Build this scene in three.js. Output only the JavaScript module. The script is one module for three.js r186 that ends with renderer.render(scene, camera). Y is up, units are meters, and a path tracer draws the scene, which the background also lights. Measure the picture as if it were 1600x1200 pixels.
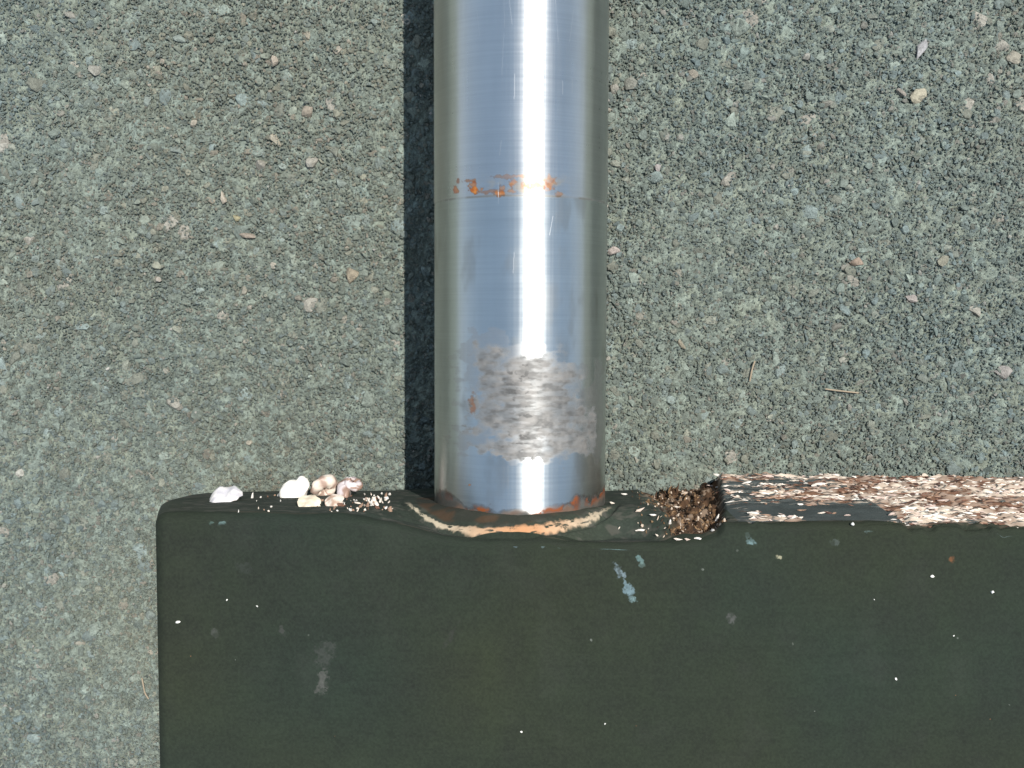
import * as THREE from 'three';
import { mergeGeometries } from 'three/addons/utils/BufferGeometryUtils.js';

// ───────────────────────── camera, sky, sun, exposure ─────────────────────────
const scene = new THREE.Scene();
const H = 0.448, F = 1715;                       // lens height above the asphalt, focal length in photo pixels
const camera = new THREE.PerspectiveCamera(2 * Math.atan(600 / F) * 180 / Math.PI, 4 / 3, 0.02, 400);
const tb = 0, ta = 94 / F;                 // the lens leans a little towards the beam
camera.position.set(0, H, 0);
camera.up.set(0, 0, -1);
camera.lookAt(H * tb, 0, H * ta);
camera.updateMatrixWorld(true);
const renderer = new THREE.WebGLRenderer({ antialias: true });
renderer.toneMapping = THREE.LinearToneMapping;
renderer.toneMappingExposure = 1.62;
renderer.shadowMap.enabled = true;

const SUN = new THREE.Vector3(Math.tan(16.8 * Math.PI / 180), 1, -Math.tan(17 * Math.PI / 180)).normalize();
{
  const w = 512, h = 256, d = new Float32Array(w * h * 4), v = new THREE.Vector3();
  for (let j = 0; j < h; j++) for (let i = 0; i < w; i++) {
    const th = (j + 0.5) / h * Math.PI - Math.PI / 2, ph = (i + 0.5) / w * 2 * Math.PI - Math.PI;
    v.set(Math.cos(th) * Math.cos(ph), Math.sin(th), Math.cos(th) * Math.sin(ph));
    const up = Math.max(0, v.y), k = Math.pow(1 - up, 3.2);
    const g = Math.max(0, v.dot(SUN)), glow = 0.10 * Math.pow(g, 12) + 0.35 * Math.pow(g, 120);
    const o = (j * w + i) * 4;
    d[o] = 0.20 + 0.20 * k + glow; d[o + 1] = 0.275 + 0.18 * k + glow; d[o + 2] = 0.375 + 0.12 * k + glow * 0.95; d[o + 3] = 1;
  }
  const sky = new THREE.DataTexture(d, w, h, THREE.RGBAFormat, THREE.FloatType);
  sky.mapping = THREE.EquirectangularReflectionMapping; sky.magFilter = THREE.LinearFilter; sky.minFilter = THREE.LinearFilter; sky.needsUpdate = true;
  scene.background = sky; scene.environment = sky;
}
const sun = new THREE.DirectionalLight(new THREE.Color(1, 0.965, 0.9), 3.6);
sun.position.copy(SUN).multiplyScalar(2); sun.castShadow = true; sun.shadow.mapSize.set(4096, 4096); sun.shadow.bias = -0.0002;
Object.assign(sun.shadow.camera, { left: -0.5, right: 0.5, top: 0.5, bottom: -0.5, near: 0.5, far: 4 });
scene.add(sun, sun.target);

// ───────────────────────── helpers ─────────────────────────
function rng(seed) { let a = seed >>> 0; return () => { a = (a + 0x6D2B79F5) | 0; let t = Math.imul(a ^ (a >>> 15), 1 | a); t = (t + Math.imul(t ^ (t >>> 7), 61 | t)) ^ t; return ((t ^ (t >>> 14)) >>> 0) / 4294967296; }; }
const TB = 512, tab = new Float32Array(TB * TB); { const r = rng(7); for (let i = 0; i < tab.length; i++) tab[i] = r(); }
function vn(x, y) {
  const xi = Math.floor(x), yi = Math.floor(y); let fx = x - xi, fy = y - yi; fx = fx * fx * (3 - 2 * fx); fy = fy * fy * (3 - 2 * fy);
  const x0 = xi & 511, x1 = (xi + 1) & 511, y0 = (yi & 511) * TB, y1 = ((yi + 1) & 511) * TB;
  const a = tab[y0 + x0], b = tab[y0 + x1], c = tab[y1 + x0], e = tab[y1 + x1];
  return a + (b - a) * fx + (c - a + (a - b - c + e) * fx) * fy;
}
function fbm(x, y, n = 4) { let s = 0, a = 0.5, t = 0; for (let i = 0; i < n; i++) { s += a * vn(x + i * 37.3, y + i * 91.7); t += a; a *= 0.5; x *= 2.03; y *= 2.03; } return s / t; }
const clamp = (x, a = 0, b = 1) => x < a ? a : x > b ? b : x;
const sst = (a, b, x) => { const t = clamp((x - a) / (b - a)); return t * t * (3 - 2 * t); };
const lerp = (a, b, t) => a + (b - a) * t;
const gauss = r => Math.sqrt(-2 * Math.log(r() + 1e-9)) * Math.cos(6.2832 * r());
function table(pts, x) { if (x <= pts[0][0]) return pts[0][1]; for (let i = 1; i < pts.length; i++) if (x <= pts[i][0]) { const t = (x - pts[i - 1][0]) / (pts[i][0] - pts[i - 1][0]); return lerp(pts[i - 1][1], pts[i][1], t); } return pts[pts.length - 1][1]; }
const R_ = new THREE.Vector3(), U_ = new THREE.Vector3(), B_ = new THREE.Vector3(); camera.matrixWorld.extractBasis(R_, U_, B_);
// a photo pixel gives a direction; the height Y of the surface it shows gives the place
function P(px, py, Y) {
  const d = R_.clone().multiplyScalar((px - 800) / F).addScaledVector(U_, -(py - 600) / F).sub(B_);
  return new THREE.Vector3(0, H, 0).addScaledVector(d, (Y - H) / d.y);
}
function proj(x, y, z) { const dx = x, dy = y - H, dz = z; const w = -(dx * B_.x + dy * B_.y + dz * B_.z); return [800 + F * (dx * R_.x + dy * R_.y + dz * R_.z) / w, 600 - F * (dx * U_.x + dy * U_.y + dz * U_.z) / w]; }
const used = {};
function nm(n) { const k = used[n] = (used[n] ?? -1) + 1; return k ? n + '_' + String(k).padStart(3, '0') : n; }
function tag(o, label, category, group, kind) { if (label) o.userData.label = label; if (category) o.userData.category = category; if (group) o.userData.group = group; if (kind) o.userData.kind = kind; return o; }
function mesh(name, g, m, parent) { const o = new THREE.Mesh(g, m); o.name = parent === scene ? nm(name) : name; o.castShadow = o.receiveShadow = true; parent.add(o); return o; }
const toS = c => { c = clamp(c); return Math.round(255 * (c <= 0.0031308 ? c * 12.92 : 1.055 * Math.pow(c, 1 / 2.4) - 0.055)); };
function tex(w, h, fill, srgb) {
  const d = new Uint8Array(w * h * 4); for (let i = 0; i < w * h; i++) { fill(i, d, i * 4); d[i * 4 + 3] = 255; }
  const t = new THREE.DataTexture(d, w, h); t.magFilter = THREE.LinearFilter; t.minFilter = THREE.LinearMipmapLinearFilter; t.generateMipmaps = true;
  t.wrapS = t.wrapT = THREE.ClampToEdgeWrapping; if (srgb) t.colorSpace = THREE.SRGBColorSpace; t.needsUpdate = true; return t;
}

// ───────────────────────── dimensions read from the photograph ─────────────────────────
const T = 0.09, HT = 0.048, RT = 0.0312;        // beam thickness, tube axis height, tube radius
const XL = P(244, 900, T).x;                      // end face of the beam
const toXZ = (l, Y) => l.map(([a, b]) => { const p = P(a, b, Y); return [p.x, p.z]; });
const nearEdge = toXZ([[200, 801], [300, 800], [530, 803], [610, 818], [690, 838], [800, 846], [1000, 849], [1098, 849], [1122, 838], [1134, 819], [1300, 818], [1600, 822], [1900, 826]], T);
const edge0 = toXZ([[200, 801], [300, 800], [700, 802], [1000, 806], [1110, 812], [1134, 819], [1300, 818], [1600, 822], [1900, 826]], T);
const farEdge = toXZ([[200, 771], [300, 771], [600, 765], [680, 763], [945, 768], [985, 766], [1060, 755], [1118, 740], [1600, 745], [1900, 748]], 0);
const pA = P(814.5, 40, HT), pB = P(812, 780, HT);
const tubeX = z => lerp(pA.x, pB.x, (z - pA.z) / (pB.z - pA.z));
const XB0 = P(1000, 765, 0).x, XB1 = P(1120, 740, 0).x, XN0 = P(1108, 848, T).x, XN1 = P(1132, 818, T).x;
const TX = tubeX(0.06);
const ringX = TX - 0.004, ringR = 0.0378;
const XWORN = P(1135, 780, T * 0.5).x;
const patchC = P(1300, 802, T * 0.8);
// how far the paint is worn off the upper side of the beam, 0 painted .. 1 bare wood (x, Y in metres)
function worn(x, Y) {
  const n = fbm(x * 150, Y * 900, 4), c = fbm(x * 45 + 9, Y * 130 + 4, 3);
  let m = sst(XWORN - 0.004, XWORN + 0.004, x + (c - 0.5) * 0.01);
  let cover = 0.52 + 0.5 * (c - 0.5) - 0.10 * (1 - sst(XWORN + 0.005, XWORN + 0.045, x)) + 0.10 * (1 - sst(0.2, 0.7, Y / T));
  const dx = (x - patchC.x) / 0.020, dy = (Y - T * 0.83) / (T * 0.17); const p = 1 - sst(0.75, 1.1, Math.hypot(dx, dy) + (c - 0.5) * 0.5);
  cover -= 0.6 * p;
  if (x > patchC.x + 0.02) cover += 0.28;
  return m * sst(0.47, 0.56, n + cover - 0.5);
}
function broken(x, Y) {                            // the torn out bay beside the tube
  const t = Y / T, a = lerp(XB0, XB1 - 0.030, t) - 0.002, b = lerp(XB1, XN1, t) + 0.001, w = (fbm(x * 220, Y * 220 + 50, 2) - 0.5) * 0.008;
  return sst(a - 0.002, a + 0.006, x + w) * (1 - sst(b - 0.002, b + 0.0005, x + w * 0.25));
}
// z of the upper side of the beam
function faceZ(x, Y) {
  const t = clamp(Y / T), zf = table(farEdge, x), zn = table(nearEdge, x);
  let z = lerp(zf, table(edge0, x), t);
  const r = Math.hypot(x - TX, Y - HT), rr = Math.hypot(x - ringX, Y - HT), f = Math.abs(x - TX) < 0.06 ? 1 - sst(0.030, 0.055, Math.abs(x - TX)) : 0;
  const q = lerp(Y, HT + r, f * 0.85), bw = clamp((q - (T - 0.0125)) / 0.0125) * sst(0.05, 0.75, (Y - HT) / (T - HT));
  z += (zn - table(edge0, x)) * bw;                                                  // the edge is worn to a bevel in front of the tube
  z += 0.0009 * Math.exp(-Math.pow((rr - ringR - 0.0022) / 0.0008, 2)) * sst(0, 0.3, (Y - HT) / (T - HT));   // paint has split round it
  const b = broken(x, Y);
  if (b > 0) z += b * (1 - sst(T - 0.009, T - 0.003, Y)) * (0.0030 + (fbm(x * 230, Y * 230, 4) - 0.40) * 0.008 + (vn(x * 600, Y * 600) - 0.5) * 0.003);
  const w = worn(x, Y);
  z += w * ((fbm(x * 160, Y * 600 + 30, 4) - 0.5) * 0.0052 + 0.0006);
  z += (fbm(x * 60, Y * 60 + 11, 3) - 0.5) * 0.0012 + (fbm(x * 400, Y * 400, 2) - 0.5) * 0.0002;
  return z;
}

// ───────────────────────── the asphalt ─────────────────────────
const gritC = new Float32Array(512 * 512), gritB = new Float32Array(512 * 512);
for (let j = 0; j < 512; j++) for (let i = 0; i < 512; i++) { const n = fbm(i / 9, j / 9, 4), m = fbm(i / 40 + 7, j / 40, 3), f = vn(i / 2.2, j / 2.2); gritB[j * 512 + i] = 0.6 * n + 0.4 * f; gritC[j * 512 + i] = clamp(0.62 + 0.5 * (n - 0.5) + 0.45 * (m - 0.5) + 0.2 * (f - 0.5)); }
const gritMap = tex(512, 512, (i, d, o) => { d[o] = d[o + 1] = d[o + 2] = toS(gritC[i] * 1.15); }, true), gritBump = tex(512, 512, (i, d, o) => { d[o] = d[o + 1] = d[o + 2] = 255 * clamp(gritB[i]); });
for (const t of [gritMap, gritBump]) t.wrapS = t.wrapT = THREE.RepeatWrapping;
const M = (o) => new THREE.MeshStandardMaterial(o);
const ground = new THREE.Group(); ground.name = 'asphalt'; tag(ground, 'weathered grey green asphalt with small embedded stones', 'asphalt', null, 'structure'); scene.add(ground);
{
  const far = mesh('asphalt_sheet', new THREE.PlaneGeometry(240, 240).rotateX(-Math.PI / 2), M({ color: new THREE.Color().setRGB(0.142, 0.160, 0.130), roughness: 0.95 }), ground);
  far.position.y = -0.006;
  const x0 = -0.27, x1 = 0.30, z0 = -0.21, z1 = 0.24, st = 0.00075, nx = Math.round((x1 - x0) / st), nz = Math.round((z1 - z0) / st);
  const pos = new Float32Array((nx + 1) * (nz + 1) * 3), uvs = new Float32Array((nx + 1) * (nz + 1) * 2), col = new Float32Array(pos.length), idx = new Uint32Array(nx * nz * 6);
  for (let j = 0; j <= nz; j++) for (let i = 0; i <= nx; i++) {
    const x = x0 + i * st, z = z0 + j * st, o = (j * (nx + 1) + i) * 3;
    const n = fbm(x * 330, z * 330, 3), f = vn(x * 1100, z * 1100), l = fbm(x * 28, z * 28, 2);
    uvs[o / 3 * 2] = x * 23; uvs[o / 3 * 2 + 1] = z * 23; pos[o] = x; pos[o + 1] = (n - 0.5) * 0.0026 + (f - 0.5) * 0.0011 + (l - 0.5) * 0.001; pos[o + 2] = z;
    const c = 0.78 + 0.35 * n + 0.4 * (f - 0.5), h = 0.4 * (fbm(x * 150 + 60, z * 150, 2) - 0.5);
    col[o] = 0.238 * c * (1 + 0.3 * h); col[o + 1] = 0.277 * c; col[o + 2] = 0.232 * c * (1 - 0.35 * h);
  }
  let k = 0; for (let j = 0; j < nz; j++) for (let i = 0; i < nx; i++) { const a = j * (nx + 1) + i, b = a + nx + 1; idx[k++] = a; idx[k++] = b; idx[k++] = a + 1; idx[k++] = a + 1; idx[k++] = b; idx[k++] = b + 1; }
  const g = new THREE.BufferGeometry(); g.setAttribute('position', new THREE.BufferAttribute(pos, 3)); g.setAttribute('color', new THREE.BufferAttribute(col, 3)); g.setAttribute('uv', new THREE.BufferAttribute(uvs, 2)); g.setIndex(new THREE.BufferAttribute(idx, 1)); g.computeVertexNormals();
  mesh('asphalt_binder', g, M({ vertexColors: true, map: gritMap, bumpMap: gritBump, bumpScale: 0.0008, roughness: 0.93 }), ground);
}
function rock(seed, detail, flat = 0.6, jit = 0.3) {          // a broken stone with flat facets
  const g = new THREE.IcosahedronGeometry(1, detail), p = g.attributes.position, seen = {}, r = rng(seed), cuts = [], uv = g.attributes.uv, ou = r() * 5;
  for (let i = 0; i < 9; i++) { const v = new THREE.Vector3(gauss(r), gauss(r) * 0.6, gauss(r)).normalize(); cuts.push([v, 0.42 + 0.35 * r()]); }
  const v = new THREE.Vector3();
  for (let i = 0; i < p.count; i++) {
    v.fromBufferAttribute(p, i); const key = v.toArray().map(a => a.toFixed(3)).join();
    if (!seen[key]) { const q = v.clone().multiplyScalar(1 - jit * 0.5 + jit * r()); for (const [n, d] of cuts) { const e = q.dot(n) - d; if (e > 0) q.addScaledVector(n, -e * 0.95); } if (q.y > flat) q.y = flat + (q.y - flat) * 0.25; seen[key] = q; }
    const q = seen[key]; p.setXYZ(i, q.x, q.y, q.z); uv.setXY(i, ou + q.x * 0.17 + q.y * 0.05, ou * 2 + q.z * 0.17 + q.y * 0.07);
  }
  g.computeVertexNormals(); return g;
}
const stoneLook = { map: gritMap, bumpMap: gritBump, bumpScale: 0.00035, roughness: 0.9 }, stoneMat = M({ color: 0xffffff, ...stoneLook });
function stoneTint(r) {
  const u = r(); let v = 0.262 * Math.exp(gauss(r) * 0.17), c;
  if (u < 0.50) c = [0.91, 1.06, 0.91]; else if (u < 0.75) c = [0.87, 1.05, 0.98]; else if (u < 0.92) c = [1.03, 1.07, 0.87]; else if (u < 0.975) { c = [1.09, 1.04, 0.86]; v *= 1.05; } else { c = [1.06, 1.0, 0.85]; v *= 1.35; }
  return c.map(a => Math.min(a * v, 0.8));
}
const patchTone = (x, z) => 1 + 0.34 * (fbm(x * 13 + 3, z * 13 + 8, 3) - 0.5), patchHue = (x, z) => 0.22 * (fbm(x * 9 + 50, z * 9, 2) - 0.5);
const inBeam = (x, z, m) => x > XL + m && z > table(farEdge, x) + m;
{
  const r = rng(42), NV = 10, variants = [], list = [];
  for (let i = 0; i < NV; i++) variants.push(rock(100 + i, 1, 0.45, 0.4));
  const X0 = -0.235, X1 = 0.255, Z0 = -0.18, Z1 = 0.205;
  const add = (n, med, sg, lo, hi, top, ts) => {
    for (let i = 0; i < n; i++) {
      const x = lerp(X0, X1, r()), z = lerp(Z0, Z1, r()), a = clamp(med * Math.exp(gauss(r) * sg), lo, hi);
      const fl = 0.5 + 0.3 * r(), t = top + gauss(r) * ts, el = 0.5 + 0.6 * r(), ry = r() * 6.283, tx = gauss(r) * 0.24 + 0.08, tz = gauss(r) * 0.24, c = stoneTint(r), k = Math.floor(r() * NV);
      if (inBeam(x, z, 0.006)) continue;
      const pt = patchTone(x, z), ph = patchHue(x, z); c[0] *= pt * (1 + ph); c[1] *= pt; c[2] *= pt * (1 - ph);
      list.push({ x, z, a, fl, t, el, ry, tx, tz, c, k });
    }
  };
  add(12500, 0.0017, 0.46, 0.0009, 0.0056, 0.00035, 0.00042);
  add(62000, 0.00085, 0.32, 0.0004, 0.0017, 0.0003, 0.00042);
  add(170000, 0.00048, 0.25, 0.0003, 0.0009, 0.0006, 0.0004);
  // grains that read white, scattered
  for (let i = 0; i < 260; i++) { const s = 0.00035 + 0.0005 * r() * r(); const x = lerp(X0, X1, r()), z = lerp(Z0, Z1, r()); if (inBeam(x, z, 0.004)) continue; list.push({ x, z, a: s, fl: 0.8, t: 0.0011 + 0.0006 * r(), el: 1, ry: r() * 6, tx: 0.3, tz: 0.3, c: [0.62, 0.58, 0.52], k: Math.floor(r() * NV) }); }
  const m4 = new THREE.Matrix4(), q = new THREE.Quaternion(), e = new THREE.Euler();
  const place = s => { const hy = s.a * s.fl; e.set(s.tx, s.ry, s.tz); q.setFromEuler(e); m4.compose(new THREE.Vector3(s.x, s.t - hy * 0.5 + 0.0003, s.z), q, new THREE.Vector3(s.a, hy, s.a * s.el)); return m4; };
  // the largest stones in view are single pieces
  const view = list.filter(s => { const [a, b] = proj(s.x, 0, s.z); return a > -10 && a < 1610 && b > -10 && b < 1210 && !(a > 640 && a < 940 && b < 790); }).sort((a, b) => b.a * b.a * b.el - a.a * a.a * a.el);
  const big = new Set(view.slice(0, 240)), mats = [];
  for (let i = 0; i < 14; i++) { const c = stoneTint(r); mats.push(M({ color: new THREE.Color().setRGB(...c), ...stoneLook })); }
  for (const s of big) { const o = mesh('stone', variants[s.k], mats[Math.floor(r() * 14)], ground); place(s).decompose(o.position, o.quaternion, o.scale); }
  // pale chips that can be told apart in the photograph: pixel, half length, half width, turn, colour
  const pale = [[148, 110, 11, 10, 0, .30, .29, .25], [428, 96, 14, 7, 1.4, .36, .31, .25], [481, 175, 12, 11, .4, .28, .24, .19], [350, 310, 13, 5, -1.2, .46, .40, .32], [388, 368, 14, 6, -.3, .30, .25, .20], [1440, 75, 18, 9, 1.1, .34, .33, .33], [1432, 150, 14, 12, .5, .35, .32, .24], [1407, 144, 10, 6, -.6, .30, .27, .23], [548, 427, 13, 14, 0, .26, .22, .16], [961, 392, 11, 8, .3, .44, .38, .34], [1340, 410, 11, 8, 0, .34, .26, .20], [1425, 466, 12, 7, -.3, .38, .34, .31], [1582, 92, 12, 14, 0, .27, .25, .20], [1083, 115, 10, 7, 0, .3, .27, .22], [985, 130, 14, 11, 0, .2, .2, .17], [369, 340, 7, 6, 0, .4, .36, .22], [1570, 580, 16, 12, -.5, .3, .28, .26], [1064, 538, 9, 6, -.6, .36, .32, .24], [247, 435, 5, 5, 0, .5, .45, .38], [1475, 405, 12, 8, .5, .28, .27, .21], [168, 577, 4, 4, 0, .6, .58, .52], [390, 692, 6, 5, 0, .42, .38, .3], [1200, 752, 5, 4, 0, .4, .3, .24], [1027, 262, 6, 7, .8, .42, .38, .36], [110, 24, 9, 8, 0, .3, .29, .25]];
  pale.forEach(([px, py, a, b, t, R, G, B], i) => { const p = P(px, py, 0.001), s = 0.437 / F; const o = mesh('stone', rock(700 + i, 1, 0.5, 0.45), M({ color: new THREE.Color().setRGB(R * 1.25, G * 1.25, B * 1.25), ...stoneLook }), ground); o.position.set(p.x, 0.0009, p.z); o.rotation.y = t; o.scale.set(a * s * 1.15, 0.0022, b * s * 1.15); });
  const rest = list.filter(s => !big.has(s));
  variants.forEach((g, k) => {
    const l = rest.filter(s => s.k === k), im = new THREE.InstancedMesh(g, stoneMat, l.length), c = new THREE.Color();
    l.forEach((s, i) => { im.setMatrixAt(i, place(s)); im.setColorAt(i, c.setRGB(...s.c)); });
    im.name = 'aggregate'; im.castShadow = im.receiveShadow = true; im.userData.kind = 'stuff'; ground.add(im);
  });
}

// ───────────────────────── the tube in the beam ─────────────────────────
const post = new THREE.Group(); post.name = 'steel_post'; scene.add(post);
tag(post, 'shiny steel tube set into a worn dark green wooden beam on asphalt', 'post', null, 'thing');

// — beam: swept profile, each column a cross-section at x; path s runs up the side, over the edge and across the top
let beam; const XR = 0.34, ZB = 0.205, Y0 = 0.0014;
const RE = x => lerp(0.0042, 0.0028, sst(P(520, 800, T).x, P(640, 820, T).x, x)) ;     // edge rounding
const facePath = [], SF = 170, SR = 14, ST = 90;
const topRelief = (x, z) => (fbm(x * 25, z * 25, 3) - 0.5) * 0.0010 + (fbm(x * 160, z * 260, 3) - 0.5) * 0.00016;
function endInset(x) {                             // rounding of the corner in plan, and of the end edge
  const Rp = 0.0042, Re = 0.0030, u = x - XL;
  const dz = u < Rp ? Rp - Math.sqrt(Math.max(0, Rp * Rp - (Rp - u) ** 2)) : 0, dy = u < Re ? Re - Math.sqrt(Math.max(0, Re * Re - (Re - u) ** 2)) : 0;
  return [dz, dy];
}
function beamPoint(x, k) {                         // k: index along the path -> [y, z]
  const [dz, dy] = endInset(x), re = RE(x), top = T - dy;
  if (k <= SF) { const Y = lerp(Y0, T - re, k / SF); return [Math.min(Y, top), faceZ(x, Y) + dz]; }
  if (k <= SF + SR) {
    const a = (k - SF) / SR * Math.PI / 2, zc = faceZ(x, T - re * 0.9) + dz + re;
    const blend = 1 - Math.sin(a), zs = faceZ(x, T - re + re * Math.sin(a) * 0.95) - faceZ(x, T - re * 0.9);
    return [T - re + re * Math.sin(a) - dy * Math.sin(a), zc - re * Math.cos(a) + zs * blend];
  }
  const t = (k - SF - SR) / ST, za = faceZ(x, T - re * 0.9) + dz + re, z = lerp(za, ZB, t);
  return [top + topRelief(x, z) * Math.min(1, t * 12), z];
}
const beamU = x => (x - XL) / (XR - XL) * 0.0 + clamp((x - XL) / 0.31), LV = 0.235;
const vFace = Y => Y / LV, vTop = z => 0.085 / LV + (z - 0.045) / LV;                    // texture rows in metres: side below, top above
{
  const xs = []; for (let i = 0; i <= 12; i++) { const a = i / 12; xs.push(XL + 0.0042 * a * a); } for (let x = XL + 0.0047; x < 0.245; x += 0.00052) xs.push(x); for (let x = 0.25; x <= XR; x += 0.005) xs.push(x);
  const NK = SF + SR + ST + 1, pos = [], uv = [], idx = [];
  for (const x of xs) for (let k = 0; k < NK; k++) {
    const [y, z] = beamPoint(x, k); pos.push(x - 0.025 * (1 - y / T) * (0.45 + 0.55 * y / T + 0.3 * Math.sin(Math.PI * y / T)) * (1 - sst(0, 0.06, x - XL)), y, z);
    const re = RE(x), Yf = T - re;
    const vf = k <= SF ? vFace(y) : k <= SF + SR ? lerp(vFace(Yf), vTop(z), 0) + (k - SF) / SR * 0 : vTop(z);
    let v = vf; if (k > SF && k <= SF + SR) { const zr = beamPoint(x, SF + SR)[1]; v = lerp(vFace(Yf), vTop(zr), (k - SF) / SR); }
    uv.push(beamU(x), v);
  }
  for (let i = 0; i < xs.length - 1; i++) for (let k = 0; k < NK - 1; k++) { const a = i * NK + k, b = a + NK; idx.push(a, a + 1, b, b, a + 1, b + 1); }
  // end cap, back and underside
  const cap = (x, col) => { const c = pos.length / 3; pos.push(x, Y0, ZB, x, Y0 + 0.01, 0.12); uv.push(beamU(x), 0.9, beamU(x), 0.9); for (let k = 0; k < NK - 1; k++) col ? idx.push(col * NK + k, c, col * NK + k + 1) : idx.push(k, k + 1, c); return c; };
  const last = xs.length - 1, cl = cap(xs[0], 0), cr = cap(xs[last], last);
  idx.push(NK - 1, cl, last * NK + NK - 1, last * NK + NK - 1, cl, cr);                 // back
  for (let i = 0; i < last; i += 8) { const j = Math.min(last, i + 8); idx.push(i * NK, j * NK, cl, j * NK, cr, cl); }
  const g = new THREE.BufferGeometry(); g.setAttribute('position', new THREE.Float32BufferAttribute(pos, 3)); g.setAttribute('uv', new THREE.Float32BufferAttribute(uv, 2)); g.setIndex(idx); g.computeVertexNormals();

  const W = 2048, HH = 1600, N = W * HH, C = new Float32Array(N * 3), RO = new Float32Array(N), BU = new Float32Array(N);
  const vEdge = vFace(T - 0.004);
  for (let j = 0; j < HH; j++) for (let i = 0; i < W; i++) {
    const v = j / HH, x = XL + i / W * 0.31, o = j * W + i, isFace = v < vEdge, Y = v * LV, z = 0.045 + (v - 0.085 / LV) * LV;
    const py = isFace ? Y : 0.2 + z;
    // paint: dull dark green with faint patches, brush marks and dust
    const l = fbm(x * 22, py * 22, 3), m = fbm(x * 140 + 5, py * 140, 3), b = fbm(x * 60, py * 900, 2), f = 0.6 * vn(x * 1500, py * 1500) + 0.4 * vn(x * 3000, py * 3000);
    let k = 0.9 + 0.35 * (l - 0.5) + 0.42 * (m - 0.5) + 0.12 * (b - 0.5) + 0.5 * (f - 0.5);
    const hue = fbm(x * 16 + 40, py * 16, 2) - 0.5;
    let R = 0.0168 * k * (1 + 0.3 * hue), G = 0.0232 * k, B = 0.0142 * k * (1 - 0.3 * hue), ro = 0.86 + 0.16 * (m - 0.5) + 0.1 * (l - 0.5), bu = 0.5 + 0.25 * (m - 0.5) + 0.3 * (f - 0.5) * 0.4;
    const dust = sst(0.55, 0.85, fbm(x * 75 + 3, py * 60 + 8, 5)) * 0.05; R = lerp(R, 0.085, dust); G = lerp(G, 0.088, dust); B = lerp(B, 0.078, dust); ro += dust * 0.3;
    const we = sst(0.50, 0.66, fbm(x * 90 + 17, py * 240, 4)) * Math.exp(-Math.pow((v - vEdge) * LV / 0.0035, 2)); if (we > 0.01) { R = lerp(R, 0.075, we * 0.7); G = lerp(G, 0.062, we * 0.7); B = lerp(B, 0.045, we * 0.7); ro += 0.1 * we; }
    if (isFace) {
      R *= 1.9; G *= 1.75; B *= 2.0;                                                       // chalky, weathered side, its colour lightened further to make up for grazing sun
      const g1 = fbm(x * 260, Y * 420 + 70, 3), gr = sst(0.50, 0.72, g1);                // grime on the side
      R = lerp(R, 0.085, gr * 0.6); G = lerp(G, 0.080, gr * 0.6); B = lerp(B, 0.066, gr * 0.6);
      const w = worn(x, Y);
      if (x > XWORN - 0.004) { const q = 0.7 + 0.6 * m; R = lerp(R, 0.062 * q, 0.8); G = lerp(G, 0.074 * q, 0.8); B = lerp(B, 0.074 * q, 0.8); }
      if (w > 0) {
        const s = fbm(x * 200 + 8, Y * 1500, 3), p = fbm(x * 90, Y * 300 + 20, 3), dk = sst(0.43, 0.58, fbm(x * 70 + 31, Y * 170 + 3, 3));
        let wr = lerp(0.33, 0.72, s), wg = lerp(0.25, 0.63, s), wb = lerp(0.185, 0.53, s);
        const br = clamp(sst(0.42, 0.7, p) * 0.55 + dk * 0.7); wr = lerp(wr, 0.13, br); wg = lerp(wg, 0.068, br); wb = lerp(wb, 0.042, br);
        R = lerp(R, wr, w); G = lerp(G, wg, w); B = lerp(B, wb, w); ro = lerp(ro, 0.9, w); bu += w * (s - 0.5) * 0.5;
      }
      const bk = broken(x, Y);
      if (bk > 0) { const s = fbm(x * 500, Y * 500, 3), q = sst(0.55, 0.75, vn(x * 420, Y * 420)); R = lerp(R, lerp(0.015 + 0.085 * s, 0.45, q * 0.3), bk); G = lerp(G, lerp(0.008 + 0.046 * s, 0.34, q * 0.3), bk); B = lerp(B, lerp(0.004 + 0.024 * s, 0.25, q * 0.3), bk); ro = lerp(ro, 0.95, bk); }
      // round the tube: dirt and rust on the collar, bare wood in the split
      const rr = Math.hypot(x - ringX, Y - HT), wob = (fbm(x * 130, Y * 130, 3) - 0.5) * 0.004;
      const col = 1 - sst(ringR - 0.004, ringR - 0.002, rr + wob);
      if (col > 0) { const ru = sst(0.40, 0.62, fbm(x * 120 + 3, Y * 200, 3)); R = lerp(R, lerp(0.026, 0.060, ru), col * 0.85); G = lerp(G, lerp(0.027, 0.034, ru), col * 0.85); B = lerp(B, lerp(0.020, 0.018, ru), col * 0.85); ro = lerp(ro, 0.9, col); }
      const ang = Math.atan2(Y - HT, x - ringX), spanN = sst(0.25, 0.6, ang) * (1 - sst(2.75, 3.0, ang)), wid = (0.0008 + 0.0011 * Math.exp(-Math.pow((ang - 1.5) / 0.6, 2))) * (0.6 + 0.9 * fbm(ang * 16, 3, 4));
      const ring = spanN * (1 - sst(wid * 0.5, wid * 1.25, Math.abs(rr - ringR + wob * 0.25 + (fbm(x * 700, Y * 700, 3) - 0.5) * 0.0014))) * sst(0.24, 0.44, fbm(ang * 22, rr * 1500, 4));
      if (ring > 0) { const warm = Math.exp(-Math.pow((x - TX) / 0.017, 2)) * 0.85, pa = fbm(x * 300, Y * 300, 2); R = lerp(R, lerp(0.26 + 0.3 * pa, 0.55, warm), ring); G = lerp(G, lerp(0.22 + 0.26 * pa, 0.25, warm), ring); B = lerp(B, lerp(0.16 + 0.19 * pa, 0.11, warm), ring); ro = lerp(ro, 0.9, ring); }
    }
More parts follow.
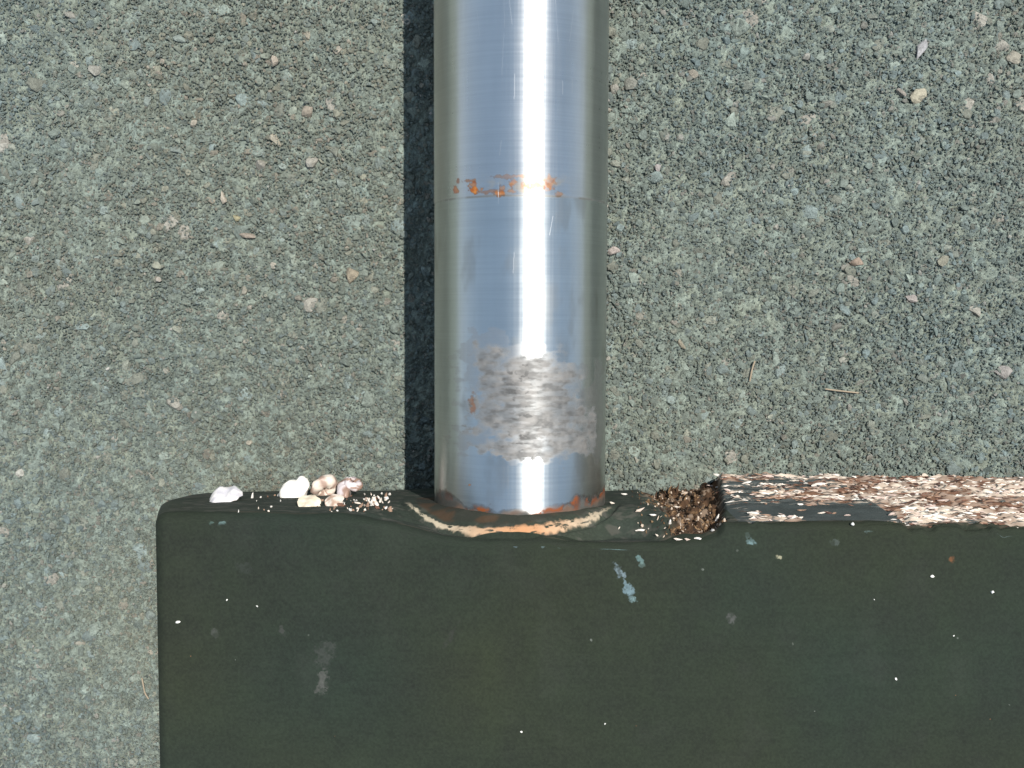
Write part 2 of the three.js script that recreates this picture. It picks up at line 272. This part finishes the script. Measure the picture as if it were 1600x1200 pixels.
    C[o * 3] = R; C[o * 3 + 1] = G; C[o * 3 + 2] = B; RO[o] = ro; BU[o] = bu;
  }
  // marks on the top of the beam: pixel centre, half length and width in pixels, turn, colour, strength
  const marks = [[968, 893, 16, 8, .9, .16, .21, .23, 1], [982, 922, 20, 8, 1.1, .15, .22, .24, 1], [989, 935, 8, 6, 1, .2, .3, .3, 1], [998, 872, 11, 5, .9, .13, .21, .2, .9], [1003, 882, 6, 4, 0, .16, .24, .22, .9], [1174, 847, 10, 7, .3, .17, .26, .26, 1], [1168, 836, 4, 6, 0, .1, .14, .13, .6], [330, 806, 5, 9, .1, .11, .18, .16, .8], [347, 808, 8, 10, .5, .13, .2, .19, .8], [1355, 829, 9, 4, 0, .12, .17, .16, .7], [1570, 831, 14, 4, 0, .14, .19, .18, .7], [1217, 870, 6, 4, .2, .35, .33, .22, .9], [503, 1066, 10, 22, .15, .10, .10, .09, .7], [508, 1020, 18, 26, .1, .05, .055, .048, .6], [1142, 966, 7, 9, 0, .09, .09, .085, .7], [335, 990, 8, 12, 0, .075, .078, .07, .6], [1487, 872, 5, 7, 0, .2, .08, .03, .7], [805, 850, 4, 5, 0, .12, .17, .19, .8], [848, 852, 4, 4, 0, .12, .17, .17, .7], [873, 850, 3, 4, 0, .14, .2, .19, .8], [960, 838, 26, 3, .15, .14, .22, .21, .9], [1305, 848, 10, 6, 0, .09, .11, .10, .5], [380, 886, 14, 10, .4, .035, .042, .035, .5], [440, 985, 5, 14, -.5, .06, .06, .055, .6], [700, 1000, 5, 30, .5, .035, .037, .03, .5]];
  const put = (x, z, a, b, t, R, G, B, st) => {
    const ci = (x - XL) / 0.31 * W, cj = vTop(z) * HH, sx = W / 0.31, sy = HH / LV, q = Math.max(a, b) * 1.6; const ct = Math.cos(t), s_ = Math.sin(t);
    for (let j = Math.max(0, Math.floor(cj - q * sy)); j < Math.min(HH, cj + q * sy); j++) for (let i = Math.max(0, Math.floor(ci - q * sx)); i < Math.min(W, ci + q * sx); i++) {
      const dx = (i - ci) / sx, dz = (j - cj) / sy, u = (dx * ct + dz * s_) / a, v = (-dx * s_ + dz * ct) / b, wx = i / sx, wz = j / sy;
      const e = Math.hypot(u, v) + (fbm(wx * 500, wz * 500, 3) - 0.5) * 1.1 + (fbm(wx * 1500, wz * 1500, 2) - 0.5) * 0.9, m = st * (1 - sst(0.6, 1.0, e)) * (0.35 + 0.65 * sst(0.35, 0.6, fbm(wx * 700 + 5, wz * 700, 3))); if (m <= 0) continue;
      const o = j * W + i, n = 0.8 + 0.5 * vn(wx * 1500, wz * 1500); C[o * 3] = lerp(C[o * 3], R * n, m); C[o * 3 + 1] = lerp(C[o * 3 + 1], G * n, m); C[o * 3 + 2] = lerp(C[o * 3 + 2], B * n, m); RO[o] = lerp(RO[o], 0.8, m); BU[o] += m * 0.12;
    }
  };
  const pxm = (H - T) / F; for (const [px, py, a, b, t, R, G, B, s] of marks) { const p = P(px, py, T); put(p.x, p.z, a * pxm, b * pxm, t, R * .7, G * .7, B * .7, s); }
  const r = rng(91); for (let i = 0; i < 14; i++) { const p = P(lerp(260, 1600, r()), lerp(850, 1200, r()), T), s = (0.7 + 1.6 * r() * r()) * pxm * 1.3, u = r(); put(p.x, p.z, s, s * (0.6 + r()), r() * 3, u < 0.7 ? 0.14 : 0.2, u < 0.7 ? 0.15 : 0.09, u < 0.7 ? 0.13 : 0.04, 0.7); }
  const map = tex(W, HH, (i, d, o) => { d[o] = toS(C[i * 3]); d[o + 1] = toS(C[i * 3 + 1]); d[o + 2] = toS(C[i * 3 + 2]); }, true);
  const rm = tex(W, HH, (i, d, o) => { d[o] = d[o + 1] = d[o + 2] = Math.round(255 * clamp(RO[i])); });
  const bm = tex(W, HH, (i, d, o) => { d[o] = d[o + 1] = d[o + 2] = Math.round(255 * clamp(BU[i])); });
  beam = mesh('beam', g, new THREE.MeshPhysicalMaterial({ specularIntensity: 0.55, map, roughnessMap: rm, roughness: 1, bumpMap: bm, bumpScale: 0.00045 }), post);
  beam.userData.label = 'dark green painted wooden beam, its upper side worn and splintered';
}

// — tube
const ZT1 = -0.50, ZT0 = 0.085, seamZ = P(815, 306, HT + RT).z;
{
  const pts = [], U = [];                          // outer wall from inside the beam to the far end; u runs along the axis
  const add = (z, r) => { pts.push([z, r]); };
  add(ZT0, RT); for (let z = 0.08; z > seamZ + 0.001; z -= 0.004) add(z, RT); 
  add(seamZ + 0.0007, RT); add(seamZ + 0.0003, RT - 0.0001); add(seamZ - 0.0002, RT - 0.00005); add(seamZ - 0.0006, RT + 0.00012);
  for (let z = seamZ - 0.004; z > ZT1; z -= 0.01) add(z, RT + 0.00012);
  add(ZT1, RT + 0.0001); add(ZT1, RT - 0.003); add(ZT0, RT - 0.003);
  const NA = 160, pos = [], uv = [], nrm = [], idx = [], L = ZT0 - ZT1;
  pts.forEach(([z, r], i) => { for (let a = 0; a <= NA; a++) { const th = a / NA * 2 * Math.PI; const inner = i >= pts.length - 2 ? -1 : 1; pos.push(r * Math.sin(th), HT - r * Math.cos(th), z); nrm.push(inner * Math.sin(th), -inner * Math.cos(th), 0); uv.push((ZT0 - z) / 0.30, a / NA); } });
  for (let i = 0; i < pts.length - 1; i++) for (let a = 0; a < NA; a++) { const p = i * (NA + 1) + a, q = p + NA + 1; idx.push(p, q, p + 1, q, q + 1, p + 1); }
  const g = new THREE.BufferGeometry(); g.setAttribute('position', new THREE.Float32BufferAttribute(pos, 3)); g.setAttribute('normal', new THREE.Float32BufferAttribute(nrm, 3)); g.setAttribute('uv', new THREE.Float32BufferAttribute(uv, 2)); g.setIndex(idx);

  // surface point of a pixel: axial distance w from the lower end, arc length c from the underside
  const tubeAt = (px, py) => { let th = Math.PI; for (let k = 0; k < 12; k++) { const z = P(px, py, HT - RT * Math.cos(th)).z, x = P(px, py, HT - RT * Math.cos(th)).x - tubeX(z); th = Math.PI - Math.asin(clamp(x / RT, -0.97, 0.97)); } const z = P(px, py, HT - RT * Math.cos(th)).z; return [ZT0 - z, th * RT]; };
  const W = 1800, HH = 1200, LW = 0.30, LC = 2 * Math.PI * RT, N = W * HH, C = new Float32Array(N * 3), RO = new Float32Array(N), ME = new Float32Array(N), BU = new Float32Array(N);
  const [wS, cM] = tubeAt(815, 306), [wE] = tubeAt(815, 800), scuff = [[755, 545, 55, 30], [800, 560, 90, 26], [790, 590, 85, 40], [860, 600, 70, 45], [840, 640, 110, 55], [775, 640, 60, 30], [880, 665, 80, 60], [830, 690, 120, 32], [925, 660, 26, 28], [905, 580, 26, 14], [1000, 640, 30, 80]].map(([a, b, c, d]) => [...tubeAt(Math.min(a, 935), b), c, d]);
  const core = [[835, 622, 70, 36], [815, 660, 75, 40], [868, 655, 62, 50], [815, 702, 85, 22], [740, 628, 10, 22], [780, 600, 40, 30], [900, 690, 40, 30], [925, 670, 14, 40], [850, 590, 60, 26], [760, 560, 30, 22], [830, 572, 50, 16]].map(([a, b, c, d]) => [...tubeAt(a, b), c, d]);
  const rust = [[745, 297, 13, 5, 1], [738, 290, 10, 5, .7], [712, 298, 6, 7, .7], [716, 284, 4, 5, .5], [780, 303, 11, 4, .8], [787, 294, 5, 6, .5], [803, 285, 6, 8, .5], [735, 283, 12, 3, .5], [860, 285, 12, 9, .35], [800, 276, 30, 3, .3], [873, 305, 7, 5, .4], [835, 290, 30, 8, .35], [738, 628, 7, 16, .3], [735, 758, 5, 3, .8], [770, 300, 40, 3, .4]].map(([a, b, c, d, e]) => [...tubeAt(a, b), c, d, e]);
  const pm = 0.372 / F;
  for (let j = 0; j < HH; j++) {
    const c = j / HH * LC; const front = Math.abs(c - cM) < 0.06;
    for (let i = 0; i < W; i++) {
      const w = i / W * LW, o = j * W + i;
      const br = vn(w * 5200, c * 60) , br2 = fbm(w * 1200, c * 18, 2), lg = fbm(w * 14, c * 260, 3), cl = fbm(w * 40, c * 90, 3);
      let k = 0.94 + 0.07 * (br - 0.5) + 0.06 * (br2 - 0.5) + 0.10 * (lg - 0.5) + 0.10 * (cl - 0.5);
      let R = 0.66 * k, G = 0.67 * k, B = 0.675 * k, ro = 0.315 + 0.07 * (vn(w * 30, c * 2600) - 0.5) + 0.05 * (cl - 0.5) + 0.04 * (br2 - 0.5), me = 1, bu = 0.5 + 0.16 * (br - 0.5);
      if (w < wS) { R *= 0.97; ro += 0.02; }
      // dull film below the joint
      const film = (w < wS ? 1 : 0.25) * sst(0.56, 0.78, fbm(w * 55 + 4, c * 120, 4)); R = lerp(R, 0.40, film * 0.4); G = lerp(G, 0.39, film * 0.4); B = lerp(B, 0.37, film * 0.4); ro += film * 0.07;
      if (front) {
        let s = -1; for (const [a, b, rc, rw] of scuff) s = Math.max(s, 1 - Math.hypot((w - a) / (rw * pm), (c - b) / (rc * pm)));
        const e = s + 0.12 + (fbm(w * 260, c * 260, 4) - 0.5) * 1.2 + (fbm(w * 900, c * 200, 3) - 0.5) * 0.6;
        const m = sst(0.02, 0.26, e) * (s > -0.6 ? 1 : 0);
        if (m > 0) {
          let q = -1; for (const [a, b, rc, rw] of core) q = Math.max(q, 1 - Math.hypot((w - a) / (rw * pm), (c - b) / (rc * pm)));
          const hard = m * sst(-0.30, 0.40, q + (fbm(w * 330 + 3, c * 200, 5) - 0.5) * 1.7) * (0.72 + 0.28 * sst(0.3, 0.65, fbm(w * 1100, c * 260, 4)));
          const t = fbm(w * 420, c * 340 + 7, 5), p = fbm(w * 150 + 9, c * 150, 3), cr = sst(0.56, 0.70, fbm(w * 760, c * 480 + 50, 4)) * hard * (0.35 + 0.65 * Math.exp(-Math.pow((c - cM) / 0.006, 2)));
          const a = m * 0.42 * (0.5 + t), g1 = lerp(0.11, 0.27, sst(0.25, 0.75, t)) * (1 - 0.3 * sst(0.45, 0.7, p));
          R = lerp(R, 0.46, a); G = lerp(G, 0.445, a); B = lerp(B, 0.44, a); ro += m * 0.10; me = lerp(me, 0.9, a);
          R = lerp(R, lerp(g1 * 1.08, 0.03, cr * 0.8), hard * 0.85); G = lerp(G, lerp(g1, 0.025, cr * 0.8), hard * 0.85); B = lerp(B, lerp(g1 * 0.92, 0.02, cr * 0.8), hard * 0.85);
          ro = lerp(ro, 0.60 + 0.25 * t, hard * 0.95); me = lerp(me, 0.5, hard * 0.9); bu += m * (t - 0.5) * 0.3 + hard * (t - 0.5) * 0.7 - cr * 0.3;
        }
        { const dw = (w - wS) / pm, st = sst(-2, 4, dw) * (1 - sst(14, 38, dw + (fbm(c * 260, w * 260, 4) - 0.5) * 40)) * (1 - sst(0.010, 0.019, Math.abs(c - cM + 0.001))) * sst(0.3, 0.6, fbm(c * 180 + 5, w * 300, 4)); if (st > 0) { R = lerp(R, 0.46, st * 0.6); G = lerp(G, 0.34, st * 0.6); B = lerp(B, 0.20, st * 0.6); ro += 0.06 * st; me = lerp(me, 0.75, st * 0.6); } }
        for (const [a, b, rc, rw, st] of rust) {
          const d = Math.hypot((w - a) / (rw * pm), (c - b) / (rc * pm)); if (d > 2.4) continue;
          const m2 = st * (1 - sst(0.55, 1.1, d + (fbm(w * 700, c * 700, 3) - 0.5) * 2.2)); if (m2 <= 0) continue;
          const t = fbm(w * 1200, c * 1200, 2); const c2 = Math.sqrt(m2); R = lerp(R, 0.22 + 0.20 * t, c2); G = lerp(G, 0.05 + 0.12 * t, c2); B = lerp(B, 0.01 + 0.03 * t, c2); ro = lerp(ro, 0.8, m2); me = lerp(me, 0, m2 * m2);
        }
      }
      // rust and dirt where the tube enters the beam, and in the joint
      const hgt = (w - wE) / pm, edge = hgt + (fbm(c * 120, w * 120, 5) - 0.5) * 36 + 8 * Math.cos((c - cM) * 60);
      const dirt = 1 - sst(0, 14, edge); if (dirt > 0) { const dc = Math.pow(dirt, 0.4); const ru = sst(0.38, 0.6, fbm(c * 110 + 2, w * 200, 3)), q = fbm(c * 600, w * 600, 2); R = lerp(R, lerp(0.022, 0.075, ru) + 0.03 * q, dc * 0.95); G = lerp(G, lerp(0.021, 0.034, ru) + 0.02 * q, dc * 0.95); B = lerp(B, lerp(0.016, 0.016, ru) + 0.012 * q, dc * 0.95); ro = lerp(ro, 0.85, dirt); me = lerp(me, 0, dirt * dirt); }
      const rim = Math.exp(-Math.pow((edge - 9) / 5, 2)) * sst(0.45, 0.62, fbm(c * 90 + 40, 3, 3)) * sst(0.3, 0.6, fbm(c * 500, w * 500, 3)); if (rim > 0.01) { const c2 = Math.sqrt(rim); R = lerp(R, 0.19, c2); G = lerp(G, 0.05, c2); B = lerp(B, 0.012, c2); ro = lerp(ro, 0.8, rim); me = lerp(me, 0, rim * rim); }
      const sm = Math.exp(-Math.pow((w - wS) / 0.00036, 2)) * (0.3 + 0.7 * sst(0.35, 0.6, fbm(c * 150, 9, 3))); R = lerp(R, 0.16, sm * 0.6); G = lerp(G, 0.13, sm * 0.6); B = lerp(B, 0.09, sm * 0.6); ro = lerp(ro, 0.5, sm); me = lerp(me, 0.85, sm);
      C[o * 3] = R; C[o * 3 + 1] = G; C[o * 3 + 2] = B; RO[o] = ro; ME[o] = me; BU[o] = bu;
    }
  }
  // long scratches
  const r = rng(5); for (let n = 0; n < 26; n++) { const a = tubeAt(lerp(690, 935, r()), lerp(20, 470, r())), len = (20 + 70 * r() * r()) * pm, t = gauss(r) * 0.10, b = 0.68 + 0.08 * r(); for (let k = 0; k < 260; k++) { const w = a[0] + len * k / 260, c = a[1] + len * t * k / 260, i = Math.round(w / LW * W), j = Math.round(c / LC * HH); if (i < 0 || i >= W) continue; const o = j * W + i; for (let q = 0; q < 3; q++) C[o * 3 + q] = lerp(C[o * 3 + q], b, 0.5); RO[o] = Math.min(0.6, RO[o] + 0.04); } }
  const map = tex(W, HH, (i, d, o) => { d[o] = toS(C[i * 3]); d[o + 1] = toS(C[i * 3 + 1]); d[o + 2] = toS(C[i * 3 + 2]); }, true);
  const rm = tex(W, HH, (i, d, o) => { d[o] = 255; d[o + 1] = Math.round(255 * clamp(RO[i])); d[o + 2] = Math.round(255 * clamp(ME[i])); });
  const bm = tex(W, HH, (i, d, o) => { d[o] = d[o + 1] = d[o + 2] = Math.round(255 * clamp(BU[i])); });
  const mat = new THREE.MeshPhysicalMaterial({ map, roughnessMap: rm, metalnessMap: rm, roughness: 1, metalness: 1, bumpMap: bm, bumpScale: 0.00003, anisotropy: 0.8, anisotropyRotation: 0 });
  for (const t of [map, rm, bm]) t.wrapS = THREE.RepeatWrapping;
  const tube = mesh('tube', g, mat, post); tube.userData.label = 'brushed steel tube with a rusty joint and scuffed foot';
  tube.position.x = TX; tube.rotation.y = Math.atan2(pB.x - pA.x, pB.z - pA.z); tube.position.x = tubeX(0);
}

// — splinters and crumbs of the worn side
function sliver(seed) { const r = rng(seed), g = new THREE.CylinderGeometry(0.5, 0.5, 2, 5, 3).rotateZ(Math.PI / 2), p = g.attributes.position, key = {}; for (let i = 0; i < p.count; i++) { const x = p.getX(i), k = [x.toFixed(2), p.getY(i).toFixed(2), p.getZ(i).toFixed(2)].join(); key[k] ??= [0.5 + 0.9 * r(), 0.5 + 0.9 * r(), (r() - 0.5) * 0.5]; const t = (1 - 0.7 * Math.pow(Math.abs(x), 4)) * (0.7 + 0.6 * vn(seed * 3.1 + x * 2, 4.2)); p.setXYZ(i, x + key[k][2], p.getY(i) * key[k][0] * t + 0.25 * Math.sin(x * 1.7 + seed), p.getZ(i) * key[k][1] * t); } const q = g.toNonIndexed(); q.computeVertexNormals(); return q; }
{
  const r = rng(314), gs = Array.from({ length: 8 }, (_, i) => sliver(50 + i)), cr = Array.from({ length: 6 }, (_, i) => rock(900 + i, 0, 0.9, 0.6));
  const mk = (R, G, B) => M({ color: new THREE.Color().setRGB(R, G, B), roughness: 0.9 });
  const wood = [mk(.78, .72, .65), mk(.68, .59, .50), mk(.58, .46, .38), mk(.50, .39, .34), mk(.30, .19, .13), mk(.17, .085, .055), mk(.08, .04, .03), mk(.66, .62, .57)];
  const brown = [mk(.10, .055, .024), mk(.06, .03, .014), mk(.15, .085, .038), mk(.03, .018, .011), mk(.22, .135, .07), mk(.50, .40, .31)];
  const put = (o, x, Y, out, sx, sy, sz, tx, ty, tz) => { o.position.set(x, Y, faceZ(x, Y) - out); o.rotation.set(tx, ty, tz); o.scale.set(sx, sy, sz); };
  const rest = [];
  const XE = 0.245;
  for (let i = 0, n = 0; n < 3200 && i < 24000; i++) {
    const x = lerp(XWORN - 0.002, XE, r()), Y = lerp(0.002, T - 0.003, Math.pow(r(), 0.9)), w = worn(x, Y); if (r() > w * 0.95 + 0.02) continue; n++;
    const big = n <= 250, len = big ? 0.0008 + 0.0028 * r() * r() : 0.0005 + 0.0012 * r(), th = big ? 0.00025 + 0.0005 * r() : 0.0002 + 0.0005 * r(), dk = sst(0.42, 0.56, fbm(x * 70 + 31, Y * 170 + 3, 3)), mi = r() < 0.12 + 0.75 * dk ? 4 + Math.floor(r() * 3) : [0, 1, 2, 3, 7][Math.floor(r() * 5)], gi = Math.floor(r() * 8);
    const o = big ? mesh('wood_splinter', gs[gi], wood[mi], beam) : new THREE.Mesh(gs[gi], wood[mi]);
    put(o, x, Y, th * 0.35 + 0.0003 * r(), len, th * 1.1, th * 1.3, r() * 6, gauss(r) * 0.14, gauss(r) * 0.16); if (!big) rest.push(o);
  }
  const crumbs = [];
  for (let i = 0, n = 0; n < 1500 && i < 26000; i++) {
    const x = lerp(XB0 - 0.004, XN1 + 0.003, r()), Y = lerp(0.002, T - 0.0045, r()), b = broken(x, Y); if (r() > b) continue; n++;
    const big = n <= 180, s = big ? 0.0005 + 0.0008 * r() * r() : 0.00022 + 0.0004 * r(), mi = Math.floor(Math.pow(r(), 1.15) * 6), gi = Math.floor(r() * 6), cg = r() < 0.5 ? gs[gi] : cr[gi];
    const o = big ? mesh('wood_crumb', cg, brown[mi], beam) : new THREE.Mesh(cg, brown[mi]);
    put(o, x, Y, s * 0.2, s * (1 + 1.4 * r()), s * (0.6 + 0.5 * r()), s, r() * 6, r() * 6, r() * 6); if (!big) crumbs.push(o);
  }
  // the pale rim of torn fibres along the edges of the bay, and chips on the dirty side near the tube
  const bits = [[1060, 846, 9, 4, 0.05, 1], [1074, 847, 6, 4, 0.2, 2], [1091, 845, 8, 4, 0, 0], [1120, 815, 5, 16, 0.25, 0], [1113, 832, 6, 8, 0.2, 7], [1001, 832, 11, 4, 0.15, 0], [1055, 805, 5, 14, -0.25, 3], [1047, 820, 5, 9, 0, 0], [1058, 795, 9, 5, 0.4, 1], [975, 775, 8, 4, 0, 7], [1000, 800, 12, 5, -.5, 2], [957, 789, 6, 4, -.3, 1], [1122, 742, 12, 6, -.3, 0], [1020, 808, 8, 4, 0, 7], [1178, 805, 14, 4, 0, 0], [1167, 757, 14, 4, .35, 0], [1200, 748, 16, 9, .2, 3], [1550, 812, 14, 4, 0, 0], [1470, 812, 16, 5, 0, 0], [1420, 798, 22, 5, .1, 0], [1330, 770, 18, 5, 0, 1], [1280, 760, 18, 8, .2, 0]];
  const solveY = (px, py) => { let a = 0.001, b = T - 0.0005; for (let k = 0; k < 30; k++) { const Y = (a + b) / 2, x = P(px, py, Y).x; if (proj(x, Y, faceZ(x, Y))[1] < py) a = Y; else b = Y; } const Y = (a + b) / 2; return [P(px, py, Y).x, Y]; };
  globalThis.solveY = solveY;
  for (const [px, py, a, b, t, mi] of bits) { const [x, Y] = solveY(px, py), s = 0.39 / F; put(mesh('wood_splinter', gs[mi], wood[mi], beam), x, Y, 0.0008, Math.max(a, b) * s * 0.6, 0.0007, Math.min(a, b) * s * 0.9, 0.3 + mi, a > b ? t : Math.PI / 2 - t, 0); }
  for (let n = 0; n < 70; n++) { const px = lerp(955, 1075, Math.sqrt(r())), py = lerp(771, 838, r()), [x, Y] = solveY(px, py), s = 0.0003 + 0.0008 * r() * r(); put(mesh('wood_crumb', n % 2 ? gs[n % 8] : cr[n % 6], n % 5 ? brown[Math.floor(r() * 6)] : wood[1], beam), x, Y, s * 0.3, s * (1 + r()), s * 0.8, s, r() * 3, r() * 3, r() * 3); }
  // small flakes on the painted side by the shells
  for (let n = 0; n < 110; n++) { const u = r(), px = u < 0.45 ? lerp(515, 600, r()) : u < 0.85 ? lerp(440, 615, Math.sqrt(r())) : lerp(360, 440, r()), py = lerp(772, 800, r()), [x, Y] = solveY(px, py), s = 0.0003 + 0.0013 * r() * r(); put(mesh('paint_flake', n % 2 ? gs[n % 8] : cr[n % 6], wood[[0, 7, 1, 4, 5, 7][Math.floor(r() * 6)]], beam), x, Y, s * 0.3, s * 1.6, s * 0.8, s, r() * 3, r() * 3, r() * 3); }
  for (const [name, l] of [['wood_fibres', rest], ['wood_dust', crumbs]]) {
    const by = new Map(); for (const o of l) { o.updateMatrix(); if (!by.has(o.material)) by.set(o.material, []); by.get(o.material).push(o.geometry.clone().applyMatrix4(o.matrix)); }
    for (const [m, g] of by) mesh(name, mergeGeometries(g), m, beam).userData.kind = 'stuff';
  }
}

// ───────────────────────── shells clinging to the side of the beam ─────────────────────────
function shellGeo(turns, open, lift, ridges, band) {           // a coiled shell, unit width
  const NA = 20, NS = Math.round(turns * 26), pos = [], col = [], idx = [];
  for (let i = 0; i <= NS; i++) {
    const t = i / NS, a = (1 - t) * turns * 2 * Math.PI, g = Math.pow(0.10 + 0.90 * t, 1.25), rad = 0.55 * g, tr0 = open * g * (1 + ridges * 0.06 * Math.sin(i * 1.9));
    const cx = Math.cos(a) * rad, cz = Math.sin(a) * rad, cy = lift * (1 - g);
    for (let j = 0; j <= NA; j++) { const b = j / NA * 2 * Math.PI, e = Math.cos(b), f = Math.sin(b), tr = tr0 * (1 + 0.6 * (fbm(cx * 4 + 40 + e * 1.5, cz * 4 + f * 1.5 + turns * 9, 4) - 0.5)); pos.push(cx + Math.cos(a) * tr * e, cy + tr * f * 0.95, cz + Math.sin(a) * tr * e); const s = band(i, j / NA, t); col.push(...s); }
  }
  for (let i = 0; i < NS; i++) for (let j = 0; j < NA; j++) { const p = i * (NA + 1) + j, q = p + NA + 1; idx.push(p, q, p + 1, p + 1, q, q + 1); }
  const e0 = NS * (NA + 1), c = pos.length / 3; let mx = 0, my = 0, mz = 0; for (let j = 0; j < NA; j++) { mx += pos[(e0 + j) * 3] / NA; my += pos[(e0 + j) * 3 + 1] / NA; mz += pos[(e0 + j) * 3 + 2] / NA; } pos.push(mx, my, mz); col.push(.25, .16, .1); for (let j = 0; j < NA; j++) idx.push(e0 + j, c, e0 + j + 1);
  const g = new THREE.BufferGeometry(); g.setAttribute('position', new THREE.Float32BufferAttribute(pos, 3)); g.setAttribute('color', new THREE.Float32BufferAttribute(col, 3)); g.setIndex(idx); g.computeVertexNormals(); return g;
}
function flakeGeo(seed, c0, c1) {                              // a curled shell fragment with thickness
  const r = rng(seed), N = 14, pos = [], col = [], idx = [], ph = r() * 6;
  for (const s of [1, -1]) for (let j = 0; j <= N; j++) for (let i = 0; i <= N; i++) {
    const u = i / N * 2 - 1, v = j / N * 2 - 1, q = 0.85 + 0.3 * vn(seed + u * 2, v * 2 + 5), k = Math.hypot(u, v) > 1 ? 1 / Math.hypot(u, v) * 1.05 : 1; const x = u * k * q, z = v * k * q;
    const h = 0.45 * (1 - x * x * 0.8 - z * z * 0.6) + 0.14 * Math.sin(x * 5 + ph + z) + 0.10 * (vn(x * 4 + 20, z * 4 + seed) - 0.5); pos.push(x, h + s * 0.04, z); const m = sst(0.35, 0.7, fbm(x * 3 + seed, z * 3, 2)); col.push(...c0.map((a, n) => lerp(a, c1[n], m)));
  }
  const S = (N + 1) * (N + 1); for (let j = 0; j < N; j++) for (let i = 0; i < N; i++) { const a = j * (N + 1) + i, b = a + N + 1; idx.push(a, b, a + 1, a + 1, b, b + 1, S + a, S + a + 1, S + b, S + a + 1, S + b + 1, S + b); }
  const rim = []; for (let i = 0; i < N; i++) rim.push([i, i + 1], [(i + 1) * (N + 1) + N, i * (N + 1) + N].reverse(), [N * (N + 1) + i + 1, N * (N + 1) + i], [(i + 1) * (N + 1), i * (N + 1)]);
  for (const [a, b] of rim) idx.push(a, b, S + a, b, S + b, S + a);
  const g = new THREE.BufferGeometry(); g.setAttribute('position', new THREE.Float32BufferAttribute(pos, 3)); g.setAttribute('color', new THREE.Float32BufferAttribute(col, 3)); g.setIndex(idx); g.computeVertexNormals(); return g;
}
{
  const sm = M({ vertexColors: true, roughness: 0.45 }), s = 0.385 / F, sv = globalThis.solveY; delete globalThis.solveY;
  const on = (name, g, px, py, w, h, d, rot, label) => { const [x, Y] = sv(px, py), o = mesh(name, g, sm, scene); o.position.set(x, Y, faceZ(x, Y) - d * 0.35); o.rotation.set(...rot); o.scale.set(w * s, h * s, d); tag(o, label, 'shell', 'shells on the beam'); return o; };
  on('snail_shell', shellGeo(2.6, 0.46, 0.5, 0, (i, b) => [.84, .79, .72]), 458, 777, 33, 30, 0.0066, [-1.3, 1.0, 0.5], 'smooth white shell clinging to the side of the green beam');
  on('snail_shell', shellGeo(2.8, 0.46, 0.7, 1, (i, b) => { const k = sst(-0.3, 0.6, Math.sin(i * 1.25 + Math.sin(b * 9) * 0.6) + 0.8 * (fbm(b * 9, i * 0.4, 2) - 0.5)); return [lerp(.72, .36, k), lerp(.63, .25, k), lerp(.54, .20, k)]; }), 506, 775, 34, 32, 0.0068, [-1.9, 2.6, -0.7], 'cream and brown shell between the white shell and the lilac one');
  on('snail_shell', shellGeo(2.2, 0.46, 0.9, 1, (i, b, t) => { const k = fbm(b * 5 + 9, t * 14, 2); return k > 0.55 ? [.34, .22, .17] : [.64, .56, .56]; }), 549, 775, 31, 30, 0.0064, [-0.3, 4.6, 0.9], 'brown and lilac shell closest to the steel tube');
  on('shell_fragment', flakeGeo(3, [.74, .70, .68], [.52, .50, .53]), 352, 783, 25, 19, 0.0046, [-0.9, 0.2, 0.1], 'pale folded shell fragment alone near the beam end');
  on('shell_fragment', flakeGeo(8, [.72, .66, .52], [.60, .50, .38]), 484, 791, 19, 9, 0.0032, [-0.8, -0.2, 0], 'flat cream shell fragment touching the white and brown shells');
  on('shell_fragment', flakeGeo(12, [.66, .58, .50], [.40, .27, .2]), 522, 790, 15, 8, 0.003, [-0.8, 0.5, 0.1], 'small pinkish shell fragment beside the flat cream one');
}

// ───────────────────────── loose bits ─────────────────────────
{
  const gm = M({ color: new THREE.Color().setRGB(.72, .70, .64), roughness: 0.6 });
  const grains = [[279, 971, 4.5, 'white grain on the beam top close to its end face'], [355, 937, 2.2], [402, 947, 2.4], [1456, 900, 4, 'oblong white grain on the beam top below the splintered side'], [1550, 925, 4.5, 'roundish white grain on the beam top next to the oblong one'], [1400, 1061, 3.5, 'single white grain on the beam top far from the splintered side'], [815, 1143, 3], [945, 1131, 2.6], [1490, 993, 1.8], [1366, 937, 1.6], [1332, 818, 4, 'white grain beside the grey painted patch of the splintered side']];
  grains.forEach(([px, py, a, l], i) => { const p = P(px, py, T), s = (H - T) / F, o = mesh('sand_grain', rock(1300 + i, 1, 0.9, 0.4), gm, scene); o.position.set(p.x, T + topRelief(p.x, p.z) + a * s * 0.35, p.z); o.rotation.y = i; o.scale.set(a * s * (i === 3 ? 1.1 : 0.85), a * s * 0.6, a * s * 0.75); tag(o, l || 'tiny white grain of sand on the dark green beam', 'sand grain', 'grains on the beam top'); });
  const straw = [[[[1290, 608], [1315, 611], [1342, 614]], 'straight dry stalk on asphalt near the splintered side of the beam'], [[[221, 1060], [224, 1072], [226, 1084], [232, 1092]], 'bent dry stalk on asphalt beside the beam end'], [[[1180, 564], [1175, 578], [1172, 596]], 'short dry stalk on asphalt pointing along the tube']];
  for (const [pts, l] of straw) { const c = new THREE.CatmullRomCurve3(pts.map(([a, b], i) => { const p = P(a, b, 0.0025); p.y = 0.0019 + 0.0005 * (i % 2); return p; })); tag(mesh('dry_stalk', new THREE.TubeGeometry(c, 14, 0.00034, 6), M({ color: new THREE.Color().setRGB(.30, .24, .17), roughness: 0.8 }), scene), l, 'stalk', 'dry stalks on the asphalt'); }
}
scene.traverse(o => { if (o.isMesh) o.castShadow = o.receiveShadow = true; });
renderer.render(scene, camera);
